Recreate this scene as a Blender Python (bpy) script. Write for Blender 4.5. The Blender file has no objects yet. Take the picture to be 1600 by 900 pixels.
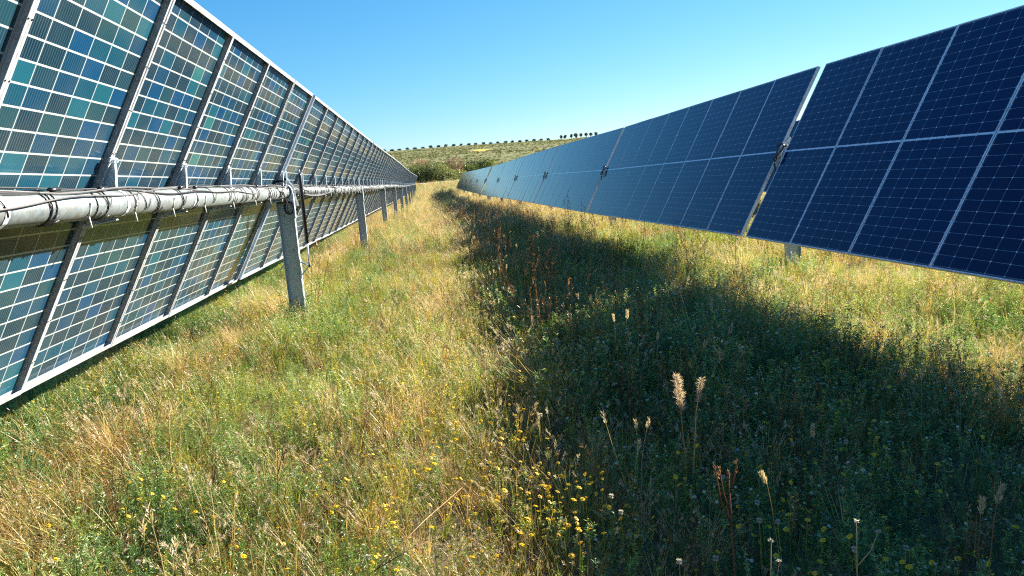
import bpy, math, random
import numpy as np
from mathutils import Vector, Matrix

R = math.radians
SC = bpy.context.scene
COL = SC.collection

# ------------------------------------------------------------------ camera
F_PX, VPX, VPY, ROLL = 1172.9, 667.0, 282.3, -0.0775
def make_camera():
    c, s = math.cos(ROLL), math.sin(ROLL)
    dx, dy = VPX - 800, VPY - 450
    ux, uy = c*dx + s*dy, -s*dx + c*dy
    p = math.atan(-uy/F_PX); a = math.atan(-ux/(F_PX/math.cos(p)))
    fw = Vector((math.sin(a)*math.cos(p), math.cos(a)*math.cos(p), -math.sin(p)))
    r = Vector((math.cos(a), -math.sin(a), 0)); u = r.cross(fw)
    r2 = c*r + s*u
    u2 = c*u - s*r
    m = Matrix((r2, u2, -fw)).transposed().to_4x4()
    cam = bpy.data.cameras.new('camera')
    cam.sensor_width = 36; cam.lens = F_PX/1600*36
    cam.clip_start = 0.05; cam.clip_end = 20000
    o = bpy.data.objects.new('camera', cam); COL.objects.link(o)
    o.matrix_world = m
    SC.camera = o
make_camera()

# ------------------------------------------------------------------ light
SUN_XZ, SUN_PHI = 28.0, 35.0
SUN_EL = math.degrees(math.atan(math.tan(R(SUN_XZ))*math.cos(R(SUN_PHI))))
SUN_DIR = Vector((math.cos(R(SUN_PHI))*math.cos(R(SUN_EL)), math.sin(R(SUN_PHI))*math.cos(R(SUN_EL)), math.sin(R(SUN_EL))))
w = bpy.data.worlds.new('World'); SC.world = w; w.use_nodes = True
nt = w.node_tree; nt.nodes.clear()
sky = nt.nodes.new('ShaderNodeTexSky'); sky.sky_type = 'NISHITA'; sky.sun_disc = False
sky.sun_elevation = R(SUN_EL); sky.sun_rotation = R(90 - SUN_PHI)
sky.altitude = 300; sky.air_density = 1.0; sky.dust_density = 0.0; sky.ozone_density = 2.5
bg = nt.nodes.new('ShaderNodeBackground'); bg.inputs[1].default_value = 0.060
wo = nt.nodes.new('ShaderNodeOutputWorld')
# colour grade of the sky: per-channel power and gain
sep = nt.nodes.new('ShaderNodeSeparateColor'); com = nt.nodes.new('ShaderNodeCombineColor')
nt.links.new(sky.outputs[0], sep.inputs[0])
for k, (pw, gain) in enumerate(((1.45, 0.165), (0.92, 0.57), (0.5, 1.50))):
    m1 = nt.nodes.new('ShaderNodeMath'); m1.operation = 'POWER'; nt.links.new(sep.outputs[k], m1.inputs[0]); m1.inputs[1].default_value = pw
    m2 = nt.nodes.new('ShaderNodeMath'); m2.operation = 'MULTIPLY'; nt.links.new(m1.outputs[0], m2.inputs[0]); m2.inputs[1].default_value = gain
    nt.links.new(m2.outputs[0], com.inputs[k])
nt.links.new(com.outputs[0], bg.inputs[0]); nt.links.new(bg.outputs[0], wo.inputs[0])
sl = bpy.data.lights.new('sun', 'SUN'); sl.energy = 4.5; sl.angle = R(0.53); sl.color = (1.0, 0.93, 0.82)
so = bpy.data.objects.new('sun', sl); COL.objects.link(so)
so.rotation_euler = SUN_DIR.to_track_quat('Z', 'Y').to_euler(); so.location = (20, 10, 20)
SC.view_settings.view_transform = 'Standard'; SC.view_settings.look = 'None'
SC.view_settings.exposure = 2.15; SC.view_settings.gamma = 1
SC.cycles.use_denoising = False; SC.cycles.use_adaptive_sampling = False; SC.cycles.pixel_filter_type = 'BLACKMAN_HARRIS'; SC.cycles.filter_width = 1.15
SC.cycles.sample_clamp_indirect = 4.0
SC.cycles.max_bounces = 7; SC.cycles.diffuse_bounces = 4; SC.cycles.glossy_bounces = 3
SC.cycles.transparent_max_bounces = 4; SC.cycles.transmission_bounces = 2
SC.cycles.caustics_reflective = False; SC.cycles.caustics_refractive = False

# ------------------------------------------------------------------ node helpers
class NT:
    def __init__(s, name):
        s.m = bpy.data.materials.new(name); s.m.use_nodes = True
        s.t = s.m.node_tree; s.t.nodes.clear()
        s.out = s.t.nodes.new('ShaderNodeOutputMaterial')
    def n(s, kind, **kw):
        nd = s.t.nodes.new(kind)
        for k, v in kw.items(): setattr(nd, k, v)
        return nd
    def link(s, a, b): s.t.links.new(a, b)
    def val(s, sock, v):
        if isinstance(v, bpy.types.NodeSocket): s.link(v, sock)
        else: sock.default_value = v
    def math(s, op, a, b=None, c=None, clamp=False):
        nd = s.n('ShaderNodeMath', operation=op, use_clamp=clamp)
        s.val(nd.inputs[0], a)
        if b is not None: s.val(nd.inputs[1], b)
        if c is not None: s.val(nd.inputs[2], c)
        return nd.outputs[0]
    def mix(s, fac, a, b, blend='MIX'):
        nd = s.n('ShaderNodeMix', data_type='RGBA', blend_type=blend)
        s.val(nd.inputs[0], fac)
        s.val(nd.inputs[6], a if isinstance(a, bpy.types.NodeSocket) else (*a, 1))
        s.val(nd.inputs[7], b if isinstance(b, bpy.types.NodeSocket) else (*b, 1))
        return nd.outputs[2]
    def ramp(s, fac, stops, interp='LINEAR'):
        nd = s.n('ShaderNodeValToRGB'); cr = nd.color_ramp; cr.interpolation = interp
        while len(cr.elements) < len(stops): cr.elements.new(0.5)
        for e, (p, c) in zip(cr.elements, stops): e.position = p; e.color = (*c, 1)
        s.val(nd.inputs[0], fac); return nd.outputs[0]
    def noise(s, vec, scale, detail=3, rough=0.5, dist=0.0):
        nd = s.n('ShaderNodeTexNoise'); nd.inputs['Scale'].default_value = scale
        nd.inputs['Detail'].default_value = detail; nd.inputs['Roughness'].default_value = rough
        nd.inputs['Distortion'].default_value = dist
        if vec is not None: s.link(vec, nd.inputs['Vector'])
        return nd.outputs[0]
    def principled(s, col, rough=0.5, metal=0.0, **kw):
        p = s.n('ShaderNodeBsdfPrincipled')
        s.val(p.inputs['Base Color'], col if isinstance(col, bpy.types.NodeSocket) else (*col, 1))
        s.val(p.inputs['Roughness'], rough); s.val(p.inputs['Metallic'], metal)
        for k, v in kw.items(): s.val(p.inputs[k], v)
        s.link(p.outputs[0], s.out.inputs[0]); return p
    def bump(s, p, h, strength=0.3, dist=0.01):
        b = s.n('ShaderNodeBump'); b.inputs['Strength'].default_value = strength; b.inputs['Distance'].default_value = dist
        s.link(h, b.inputs['Height']); s.link(b.outputs[0], p.inputs['Normal'])

# ------------------------------------------------------------------ materials
def m_plain(name, col, rough=0.6, metal=0.0, var=0.25, scale=8.0):
    t = NT(name); tc = t.n('ShaderNodeTexCoord')
    f = t.noise(tc.outputs['Object'], scale, 4)
    c = t.mix(f, tuple(x*(1-var) for x in col), tuple(min(1, x*(1+var)) for x in col))
    p = t.principled(c, rough, metal); t.bump(p, f, 0.15); return t.m

def m_galv(name, base=(0.50, 0.52, 0.53), metal=0.55, rust=0.0, soft=1.0):
    t = NT(name); tc = t.n('ShaderNodeTexCoord'); ob = tc.outputs['Object']
    v = t.n('ShaderNodeTexVoronoi'); v.inputs['Scale'].default_value = 55; t.link(ob, v.inputs['Vector'])
    f = t.noise(ob, 3.5, 5, 0.65); f2 = t.noise(ob, 22, 3)
    sp = t.math('MULTIPLY_ADD', t.n('ShaderNodeSeparateColor').outputs[0], 0, 0)
    sc = t.n('ShaderNodeSeparateColor'); t.link(v.outputs['Color'], sc.inputs[0])
    a = t.math('MULTIPLY_ADD', sc.outputs[0], 0.30, f)
    c = t.ramp(a, [(0.30, tuple(x*(1-.38*soft) for x in base)), (0.62, base), (0.95, tuple(min(1, x*(1+.35*soft)) for x in base))])
    dirt = t.math('MULTIPLY', t.ramp(f2, [(0.48, (0, 0, 0)), (0.75, (1, 1, 1))]), 0.35 + rust)
    c = t.mix(dirt, c, (0.24, 0.19, 0.13))
    r = t.math('MULTIPLY_ADD', f, 0.3, 0.32)
    p = t.principled(c, r, metal); t.bump(p, f2, 0.12, 0.004); return t.m

def cell_coords(t):
    """UV in metres from the lower corner: 0..1.134 , 0..2.278 -> grid distances (m), cell ids"""
    uv = t.n('ShaderNodeUVMap'); uv.uv_map = 'UVMap'
    s = t.n('ShaderNodeSeparateXYZ'); t.link(uv.outputs[0], s.inputs[0])
    u = t.math('SUBTRACT', s.outputs[0], 0.5720); v = t.math('SUBTRACT', s.outputs[1], 1.139)
    PU, PV, G = 0.1835, 0.0920, 0.010
    cu = t.math('DIVIDE', t.math('ADD', u, 3*PU), PU)
    av = t.math('ABSOLUTE', v)
    cv = t.math('DIVIDE', t.math('SUBTRACT', av, G), PV)
    fu = t.math('FRACT', cu); fv = t.math('FRACT', cv)
    du = t.math('MULTIPLY', t.math('MINIMUM', fu, t.math('SUBTRACT', 1.0, fu)), PU)
    dv = t.math('MULTIPLY', t.math('MINIMUM', fv, t.math('SUBTRACT', 1.0, fv)), PV)
    out_u = t.math('GREATER_THAN', t.math('ABSOLUTE', u), 3*PU)
    out_v = t.math('GREATER_THAN', av, G + 12*PV)
    mid = t.math('LESS_THAN', av, G)
    sgn = t.math('SIGN', v)
    idx = t.math('FLOOR', cu); idy = t.math('MULTIPLY', t.math('ADD', t.math('FLOOR', cv), 1.0), sgn)
    return dict(u=u, v=v, du=du, dv=dv, fu=fu, fv=fv, margin=t.math('MAXIMUM', out_u, out_v), mid=mid, idx=idx, idy=idy, cv=cv)

def m_front():
    t = NT('panel_front_glass'); g = cell_coords(t)
    geo = t.n('ShaderNodeTexCoord'); oi = t.n('ShaderNodeObjectInfo')
    line = t.math('MAXIMUM', t.math('LESS_THAN', g['du'], 0.0013), t.math('LESS_THAN', g['dv'], 0.0011))
    dia = t.math('LESS_THAN', t.math('ADD', g['du'], g['dv']), 0.0085)
    bb = t.math('FRACT', t.math('MULTIPLY', g['fu'], 10.0))
    bus = t.math('MULTIPLY', t.math('LESS_THAN', t.math('ABSOLUTE', t.math('SUBTRACT', bb, 0.5)), 0.035), 0.35)
    tone = t.math('MULTIPLY_ADD', oi.outputs['Random'], 0.5, 0.75)
    cell = t.mix(t.math('MULTIPLY', tone, 0.6), (0.0015, 0.006, 0.030), (0.003, 0.014, 0.070))
    c = t.mix(bus, cell, (0.10, 0.13, 0.2))
    c = t.mix(line, c, (0.26, 0.33, 0.42))
    c = t.mix(dia, c, (0.62, 0.68, 0.75))
    edge = t.math('MAXIMUM', g['margin'], 0.0)
    c = t.mix(edge, c, (0.06, 0.09, 0.13))
    midl = t.math('LESS_THAN', t.math('ABSOLUTE', g['v']), 0.0085)
    c = t.mix(midl, c, (0.70, 0.74, 0.78))
    dust = t.noise(geo.outputs['Object'], 2.2, 5, 0.6)
    du = t.math('MULTIPLY', t.ramp(dust, [(0.4, (0, 0, 0)), (0.85, (1, 1, 1))]), 0.02)
    c = t.mix(du, c, (0.35, 0.32, 0.27))
    p = t.principled(c, 0.14, 0.0, **{'IOR': 1.28, 'Specular IOR Level': 0.40})
    t.link(t.math('MULTIPLY_ADD', dust, 0.10, 0.05), p.inputs['Roughness'])
    return t.m

def m_back():
    t = NT('panel_rear_glass'); g = cell_coords(t)
    oi = t.n('ShaderNodeObjectInfo'); geo = t.n('ShaderNodeTexCoord')
    cb = t.n('ShaderNodeCombineXYZ')
    t.link(t.math('ADD', g['idx'], 0.5), cb.inputs[0]); t.link(t.math('ADD', g['idy'], 0.5), cb.inputs[1])
    t.link(t.math('MULTIPLY', oi.outputs['Random'], 91.0), cb.inputs[2])
    wn = t.n('ShaderNodeTexWhiteNoise', noise_dimensions='3D'); t.link(cb.outputs[0], wn.inputs['Vector'])
    cell = t.ramp(wn.outputs['Value'], [
        (0.0, (0.008, 0.020, 0.034)), (0.20, (0.012, 0.040, 0.060)), (0.34, (0.004, 0.042, 0.098)),
        (0.48, (0.010, 0.028, 0.045)), (0.60, (0.005, 0.064, 0.110)), (0.74, (0.014, 0.056, 0.070)),
        (0.83, (0.003, 0.055, 0.150)), (0.93, (0.010, 0.105, 0.150)), (0.985, (0.03, 0.17, 0.17))], 'CONSTANT')
    gr = t.noise(geo.outputs['Object'], 5, 4)
    md = t.math('FRACT', t.math('MULTIPLY', oi.outputs['Random'], 37.3))
    cell = t.mix(t.math('MULTIPLY_ADD', gr, 0.35, 0.12), cell, t.mix(md, (0.008, 0.036, 0.070), (0.012, 0.045, 0.060)))
    bb = t.math('FRACT', t.math('MULTIPLY', g['fu'], 10.0))
    bus = t.math('LESS_THAN', t.math('ABSOLUTE', t.math('SUBTRACT', bb, 0.5)), 0.16)
    bf = t.math('MULTIPLY', bus, t.math('MULTIPLY_ADD', wn.outputs['Value'], -0.25, 0.36))
    c = t.mix(bf, cell, (0.08, 0.18, 0.26))
    line = t.math('MAXIMUM', t.math('LESS_THAN', g['du'], 0.0030), t.math('LESS_THAN', g['dv'], 0.0042))
    line = t.math('MAXIMUM', line, t.math('MAXIMUM', g['margin'], t.math('MULTIPLY', g['mid'], 1.0)))
    c = t.mix(line, c, (0.44, 0.48, 0.47))
    dust = t.noise(geo.outputs['Object'], 3.0, 5, 0.65)
    c = t.mix(t.math('MULTIPLY', t.ramp(dust, [(0.45, (0, 0, 0)), (0.8, (1, 1, 1))]), 0.06), c, (0.3, 0.29, 0.24))
    p = t.principled(c, 0.12, 0.0, **{'IOR': 1.45})
    t.link(t.math('MULTIPLY_ADD', dust, 0.18, 0.05), p.inputs['Roughness'])
    return t.m

def m_leaf(name, a, b, c3, trans=0.35, patch=0.35):
    """thin plant tissue; each plant and each leaf has its own tint"""
    t = NT(name); oi = t.n('ShaderNodeObjectInfo'); geo = t.n('ShaderNodeNewGeometry')
    n1 = t.noise(geo.outputs['Position'], patch, 3)
    f = t.math('MULTIPLY_ADD', oi.outputs['Random'], 0.55, t.math('MULTIPLY_ADD', geo.outputs['Random Per Island'], 0.45, t.math('MULTIPLY', t.math('SUBTRACT', n1, 0.5), 1.1)))
    c = t.ramp(f, [(0.12, a), (0.5, b), (0.92, c3)])
    d = t.n('ShaderNodeBsdfDiffuse'); t.link(c, d.inputs[0])
    tr = t.n('ShaderNodeBsdfTranslucent'); t.link(t.mix(0.6, c, (1.0, 0.95, 0.45), 'MULTIPLY'), tr.inputs[0])
    mx = t.n('ShaderNodeMixShader'); mx.inputs[0].default_value = trans
    t.link(d.outputs[0], mx.inputs[1]); t.link(tr.outputs[0], mx.inputs[2])
    gl = t.n('ShaderNodeBsdfGlossy'); gl.inputs['Roughness'].default_value = 0.45
    m2 = t.n('ShaderNodeMixShader'); m2.inputs[0].default_value = 0.04
    t.link(mx.outputs[0], m2.inputs[1]); t.link(gl.outputs[0], m2.inputs[2])
    t.link(m2.outputs[0], t.out.inputs[0]); return t.m

def m_ground():
    t = NT('soil_and_field'); geo = t.n('ShaderNodeNewGeometry'); pos = geo.outputs['Position']
    s = t.n('ShaderNodeSeparateXYZ'); t.link(pos, s.inputs[0])
    n1 = t.noise(pos, 1.7, 6, 0.6); n2 = t.noise(pos, 14, 4, 0.6)
    near = t.ramp(t.math('MULTIPLY_ADD', n2, 0.5, t.math('MULTIPLY', n1, 0.5)), [(0.35, (0.055, 0.04, 0.024)), (0.5, (0.13, 0.10, 0.055)), (0.65, (0.21, 0.17, 0.09))])
    mp = t.n('ShaderNodeMapping'); mp.inputs['Scale'].default_value = (0.35, 1.0, 0.0); t.link(pos, mp.inputs[0])
    h1 = t.noise(mp.outputs[0], 0.05, 6, 0.60); h2 = t.noise(mp.outputs[0], 0.45, 5, 0.7)
    hm = t.math('MULTIPLY_ADD', h2, 0.55, t.math('MULTIPLY', h1, 0.45))
    hill = t.ramp(hm, [(0.34, (0.105, 0.125, 0.040)), (0.48, (0.160, 0.168, 0.058)), (0.58, (0.21, 0.195, 0.075)), (0.70, (0.28, 0.24, 0.11))])
    c = t.mix(t.math('MULTIPLY_ADD', s.outputs[1], 1/60.0, -0.9, clamp=True), near, hill)
    # rape flowers in two patches on the slope
    for (cx, cy, rx, ry) in ((24.9, 335.0, 5.2, 22.0), (76.0, 424.0, 13.0, 14.0)):
        ex = t.math('DIVIDE', t.math('SUBTRACT', s.outputs[0], cx), rx); ey = t.math('DIVIDE', t.math('SUBTRACT', s.outputs[1], cy), ry)
        d = t.math('ADD', t.math('MULTIPLY', ex, ex), t.math('MULTIPLY', ey, ey))
        m = t.math('SUBTRACT', 1.55, t.math('MULTIPLY_ADD', h2, 1.4, d), clamp=True)
        c = t.mix(t.math('MULTIPLY', m, 0.85), c, (0.62, 0.48, 0.02))
    p = t.principled(c, 0.95); p.inputs['Specular IOR Level'].default_value = 0.1
    t.bump(p, n2, 0.6, 0.03); return t.m

M = dict(
    front=m_front(), back=m_back(),
    frame=m_galv('anodised_frame', (0.42, 0.44, 0.46), 0.05),
    lip=m_galv('bright_frame_lip', (0.70, 0.72, 0.75), 0.0),
    tube=m_galv('galvanised_tube', (0.19, 0.225, 0.235), 0.25, 0.10),
    post=m_galv('galvanised_post', (0.35, 0.42, 0.46), 0.1, -0.35, 0.3),
    steel=m_galv('galvanised_bracket', (0.50, 0.57, 0.62), 0.1),
    beam=m_galv('gap_beam_steel', (0.28, 0.36, 0.45), 0.35),
    cable=m_plain('black_cable', (0.018, 0.018, 0.020), 0.45, var=0.4),
    greycable=m_plain('grey_cable', (0.09, 0.085, 0.085), 0.5, var=0.4),
    black=m_plain('black_rubber', (0.010, 0.010, 0.012), 0.35, var=0.3),
    tie=m_plain('pale_tie', (0.62, 0.60, 0.55), 0.5),
    forb=m_leaf('forb_leaf', (0.050, 0.120, 0.024), (0.165, 0.270, 0.052), (0.44, 0.49, 0.10), 0.36),
    forb2=m_leaf('grey_forb_leaf', (0.070, 0.155, 0.050), (0.215, 0.335, 0.105), (0.48, 0.57, 0.20), 0.40),
    lush=m_leaf('lush_leaf', (0.045, 0.15, 0.028), (0.115, 0.28, 0.05), (0.25, 0.42, 0.08), 0.45),
    grass=m_leaf('green_blade', (0.12, 0.18, 0.022), (0.33, 0.35, 0.045), (0.64, 0.53, 0.09), 0.4),
    straw=m_leaf('straw_blade', (0.34, 0.20, 0.06), (0.70, 0.49, 0.18), (0.90, 0.73, 0.38), 0.34),
    rust=m_leaf('rusty_stem', (0.15, 0.065, 0.028), (0.30, 0.14, 0.06), (0.46, 0.26, 0.12), 0.3),
    brown=m_leaf('brown_thatch', (0.06, 0.035, 0.014), (0.24, 0.145, 0.055), (0.58, 0.38, 0.16), 0.2),
    head=m_leaf('seed_head', (0.36, 0.27, 0.15), (0.52, 0.42, 0.26), (0.68, 0.58, 0.40), 0.35),
    plume=m_leaf('plume_hair', (0.62, 0.48, 0.36), (0.74, 0.60, 0.46), (0.85, 0.72, 0.58), 0.45),
    yellow=m_leaf('yellow_petal', (0.72, 0.44, 0.004), (0.84, 0.56, 0.005), (0.90, 0.68, 0.010), 0.3),
    orange=m_plain('flower_disc', (0.55, 0.27, 0.01), 0.8),
    white=m_leaf('white_petal', (0.62, 0.62, 0.52), (0.74, 0.74, 0.62), (0.82, 0.82, 0.74), 0.3),
    puff=m_leaf('seed_puff', (0.45, 0.42, 0.38), (0.56, 0.53, 0.48), (0.68, 0.65, 0.60), 0.4),
    bush=m_leaf('bush_leaf', (0.035, 0.058, 0.014), (0.080, 0.115, 0.028), (0.21, 0.23, 0.07), 0.38, 0.5),
    bushpale=m_leaf('pale_bush_leaf', (0.10, 0.13, 0.040), (0.20, 0.225, 0.08), (0.32, 0.32, 0.14), 0.4, 0.5),
    bushdry=m_leaf('dry_bush_leaf', (0.20, 0.125, 0.08), (0.31, 0.20, 0.13), (0.42, 0.29, 0.19), 0.25, 0.5),
    scrubdry=m_leaf('dry_scrub_leaf', (0.12, 0.115, 0.042), (0.19, 0.175, 0.062), (0.26, 0.23, 0.095), 0.25, 0.5),
    bark=m_plain('bark', (0.10, 0.075, 0.05), 0.9),
    olive=m_leaf('olive_leaf', (0.016, 0.022, 0.016), (0.028, 0.036, 0.024), (0.05, 0.06, 0.042), 0.1, 0.5),
    ground=m_ground(), track=m_plain('pale_track', (0.48, 0.42, 0.31), 0.95, var=0.2, scale=1.5),
)

# ------------------------------------------------------------------ mesh helpers
class MB:
    def __init__(s): s.v = []; s.f = []; s.m = []; s.mats = []
    def mi(s, mat):
        if mat not in s.mats: s.mats.append(mat)
        return s.mats.index(mat)
    def add(s, vs, fs, mat):
        b = len(s.v); k = s.mi(mat)
        s.v += [tuple(v) for v in vs]; s.f += [tuple(b+i for i in f) for f in fs]; s.m += [k]*len(fs)
    def box(s, lo, hi, mat, M4=None):
        x0, y0, z0 = lo; x1, y1, z1 = hi
        vs = [(x0,y0,z0),(x1,y0,z0),(x1,y1,z0),(x0,y1,z0),(x0,y0,z1),(x1,y0,z1),(x1,y1,z1),(x0,y1,z1)]
        if M4 is not None: vs = [tuple(M4 @ Vector(v)) for v in vs]
        s.add(vs, [(0,3,2,1),(4,5,6,7),(0,1,5,4),(1,2,6,5),(2,3,7,6),(3,0,4,7)], mat)
    def prism(s, poly, y0, y1, mat):
        """poly in (x,z), extruded along y"""
        n = len(poly)
        vs = [(x, y0, z) for x, z in poly] + [(x, y1, z) for x, z in poly]
        fs = [tuple(range(n)), tuple(range(2*n-1, n-1, -1))] + [(i, n+i, n+(i+1) % n, (i+1) % n) for i in range(n)]
        s.add(vs, fs, mat)
    def tube(s, pts, r, mat, n=8, cap=True):
        pts = [Vector(p) for p in pts]; rs = r if isinstance(r, (list, tuple)) else [r]*len(pts)
        vs = []; up = None
        for i, p in enumerate(pts):
            d = (pts[min(i+1, len(pts)-1)] - pts[max(i-1, 0)])
            if d.length < 1e-9: d = Vector((0, 0, 1))
            d.normalize()
            if up is None:
                up = d.orthogonal().normalized()
            up = (up - d*up.dot(d))
            if up.length < 1e-6: up = d.orthogonal()
            up.normalize(); q = d.cross(up)
            for k in range(n):
                a = 2*math.pi*k/n
                vs.append(p + (up*math.cos(a) + q*math.sin(a))*rs[i])
        fs = []
        for i in range(len(pts)-1):
            for k in range(n):
                a = i*n+k; b = i*n+(k+1) % n
                fs.append((a, b, b+n, a+n))
        if cap: fs.append(tuple(range(n-1, -1, -1))); fs.append(tuple((len(pts)-1)*n+k for k in range(n)))
        s.add(vs, fs, mat)
    def ribbon(s, pts, wid, mat, side):
        """flat tapering blade through pts"""
        n = len(pts); vs = []
        for i, p in enumerate(pts):
            wv = side*(wid[i]*0.5)
            vs.append(p - wv); vs.append(p + wv)
        s.add(vs, [(2*i, 2*i+1, 2*i+3, 2*i+2) for i in range(n-1)], mat)
    def mesh(s, name, smooth=False):
        me = bpy.data.meshes.new(name); me.from_pydata([tuple(v) for v in s.v], [], s.f)
        for m in s.mats: me.materials.append(m)
        me.polygons.foreach_set('material_index', s.m)
        if smooth: me.polygons.foreach_set('use_smooth', [True]*len(s.f))
        me.validate(); me.update(); return me
    def build(s, name, parent=None, smooth=False):
        o = bpy.data.objects.new(name, s.mesh(name, smooth)); COL.objects.link(o)
        if parent: o.parent = parent
        return o

def tag(o, label=None, cat=None, group=None, kind=None):
    if label: o['label'] = label
    if cat: o['category'] = cat
    if group: o['group'] = group
    if kind: o['kind'] = kind
    return o
def empty(name, loc=(0, 0, 0), rz=0.0):
    o = bpy.data.objects.new(name, None); COL.objects.link(o); o.location = loc; o.rotation_euler.z = rz
    o.empty_display_size = 0.2; return o
def inst(name, me, parent=None, loc=(0, 0, 0)):
    o = bpy.data.objects.new(name, me); COL.objects.link(o); o.location = loc
    if parent: o.parent = parent
    return o

# ------------------------------------------------------------------ terrain
GY = [-60, 0, 9, 18, 27, 37, 46, 56, 66, 75, 90, 104, 120, 140, 150, 156, 175, 250, 350, 430, 452, 480, 700, 3000, 9000]
GZ = [-1.53, -1.53, -1.53, -1.55, -1.59, -1.72, -1.85, -1.90, -1.92, -1.93, -1.86, -1.74, -1.45, -0.85, -0.55, -0.5, 0.6, 6.0, 12.6, 17.35, 18.65, 18.7, 10, -60, -200]
def gz(x, y):
    x = np.asarray(x, float); y = np.asarray(y, float)
    z = (np.interp(y-3, GY, GZ) + np.interp(y, GY, GZ) + np.interp(y+3, GY, GZ))/3
    nr = np.clip((60-np.abs(y))/60, 0, 1)
    z = z + nr*0.018*(np.sin(x*1.9+y*0.7)+np.sin(y*2.3-x*1.1+2)+0.6*np.sin(x*4.1+1)*np.sin(y*3.7))
    far = np.clip((y-175)/100, 0, 1)
    return z + far*0.35*np.sin(x*0.045+1)*np.sin(y*0.03)
def build_ground():
    ys = np.concatenate([np.linspace(-60, 0, 16), np.linspace(0.4, 30, 75), np.linspace(31, 180, 110), np.linspace(184, 500, 80), np.geomspace(520, 9000, 24)])
    xs = np.concatenate([-np.geomspace(6000, 21, 26), np.linspace(-20, 20, 90), np.geomspace(21, 6000, 26)])
    X, Y = np.meshgrid(xs, ys); Z = gz(X, Y)
    v = np.stack([X, Y, Z], -1).reshape(-1, 3); nx = len(xs); ny = len(ys)
    f = [(j*nx+i, j*nx+i+1, (j+1)*nx+i+1, (j+1)*nx+i) for j in range(ny-1) for i in range(nx-1)]
    me = bpy.data.meshes.new('ground'); me.from_pydata(v.tolist(), [], f); me.materials.append(M['ground'])
    me.polygons.foreach_set('use_smooth', [True]*len(f)); me.update()
    tag(inst('ground', me), kind='structure')
    # pale farm track at the foot of the slope
    b = MB(); xs = np.linspace(-160, 160, 81); yc = 151.5 + 0.8*np.sin(xs*0.05)
    vs = []
    for x, y in zip(xs, yc):
        for dy in (-2.4, -0.8, 0.8, 2.4): vs.append((x, y+dy, float(gz(x, y+dy))+0.06))
    b.add(vs, [(4*i+k, 4*i+4+k, 4*i+5+k, 4*i+1+k) for i in range(80) for k in range(3)], M['track'])
    tag(b.build('track'), kind='structure')
build_ground()

# ------------------------------------------------------------------ trackers
TILT = R(61.6); ST, CT = math.sin(TILT), math.cos(TILT)
MW, MH, PITCH, BAY, GAP = 1.144, 2.278, 1.15, 9.37, 0.17
EX, EY, EZ = Vector((0, -1, 0)), Vector((CT, 0, ST)), Vector((-ST, 0, CT))   # along row, up the slant, front normal
def pose(p): return Matrix((EX, EY, EZ)).transposed().to_4x4() if p is None else Matrix.Translation(p) @ Matrix((EX, EY, EZ)).transposed().to_4x4()

def make_panel_meshes():
    # laminate: thin glass sheet, front z=-1.5mm, rear z=-7mm
    hw, hh = MW/2-0.004, MH/2-0.004
    me = bpy.data.meshes.new('glass_laminate')
    vs = [(-hw,-hh,-.0015),(hw,-hh,-.0015),(hw,hh,-.0015),(-hw,hh,-.0015),(-hw,-hh,-.007),(hw,-hh,-.007),(hw,hh,-.007),(-hw,hh,-.007)]
    fs = [(0,1,2,3),(7,6,5,4),(0,4,5,1),(1,5,6,2),(2,6,7,3),(3,7,4,0)]
    me.from_pydata(vs, [], fs); me.materials.append(M['front']); me.materials.append(M['back'])
    for i, p in enumerate(me.polygons): p.material_index = 0 if i == 0 else 1
    uv = me.uv_layers.new(name='UVMap')
    for p in me.polygons:
        for li in p.loop_indices:
            c = me.vertices[me.loops[li].vertex_index].co; uv.data[li].uv = (c.x+MW/2, c.y+MH/2)
    me.update()
    b = MB(); F = M['frame']; W, H = MW/2, MH/2
    D = 0.035
    for sx in (-1, 1):      # long sides: web, front lip, rear flange
        x0, x1 = sorted((sx*W, sx*(W-0.003)))
        b.box((x0, -H, -D), (x1, H, 0), F)
        x0, x1 = sorted((sx*(W-0.003), sx*(W-0.015)))
        b.box((x0, -H, -0.001), (x1, H, 0.0005), M['lip'])
        x0, x1 = sorted((sx*(W-0.003), sx*(W-0.019)))
        b.box((x0, -H, -D-.0005), (x1, H, -D+0.002), F)
    for sy in (-1, 1):
        y0, y1 = sorted((sy*(H), sy*(H-0.003)))
        b.box((-W+.003, y0, -D), (W-.003, y1, 0.0002), F)
        y0, y1 = sorted((sy*(H-0.003), sy*(H-0.012)))
        b.box((-W+.015, y0, -0.001), (W-.015, y1, 0.0003), M['lip'])
        y0, y1 = sorted((sy*(H-0.003), sy*(H-0.030)))
        b.box((-W+.019, y0, -D-.0003), (W-.019, y1, -D+0.002), F)
    # fixing holes along the rear flanges: black discs on the flange paint their dark insides
    for sx in (-1, 1):
        for y in np.linspace(-0.95, 0.95, 9):
            b.tube([(sx*(W-.012), y, -D-.0025), (sx*(W-.012), y, -D-.0008)], 0.0042, M['black'], 6)
    fr = b.mesh('panel_frame')
    # junction boxes sit along the middle of the rear glass
    b = MB()
    for x in (0.0,):
        b.box((x-.045, -.018, -.024), (x+.045, .018, -.0075), M['black'])
    jb = b.mesh('junction_box')
    return me, fr, jb
LAM, FRM, JBX = make_panel_meshes()

TUBE_N = -0.126     # tube centre behind the glass plane
TUBE_R = 0.070
def loc2(u, n, y=0.0):   # (slant, normal) offsets -> local xyz about the row axis
    v = EY*u + EZ*n; return Vector((v.x, y, v.z))

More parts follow.
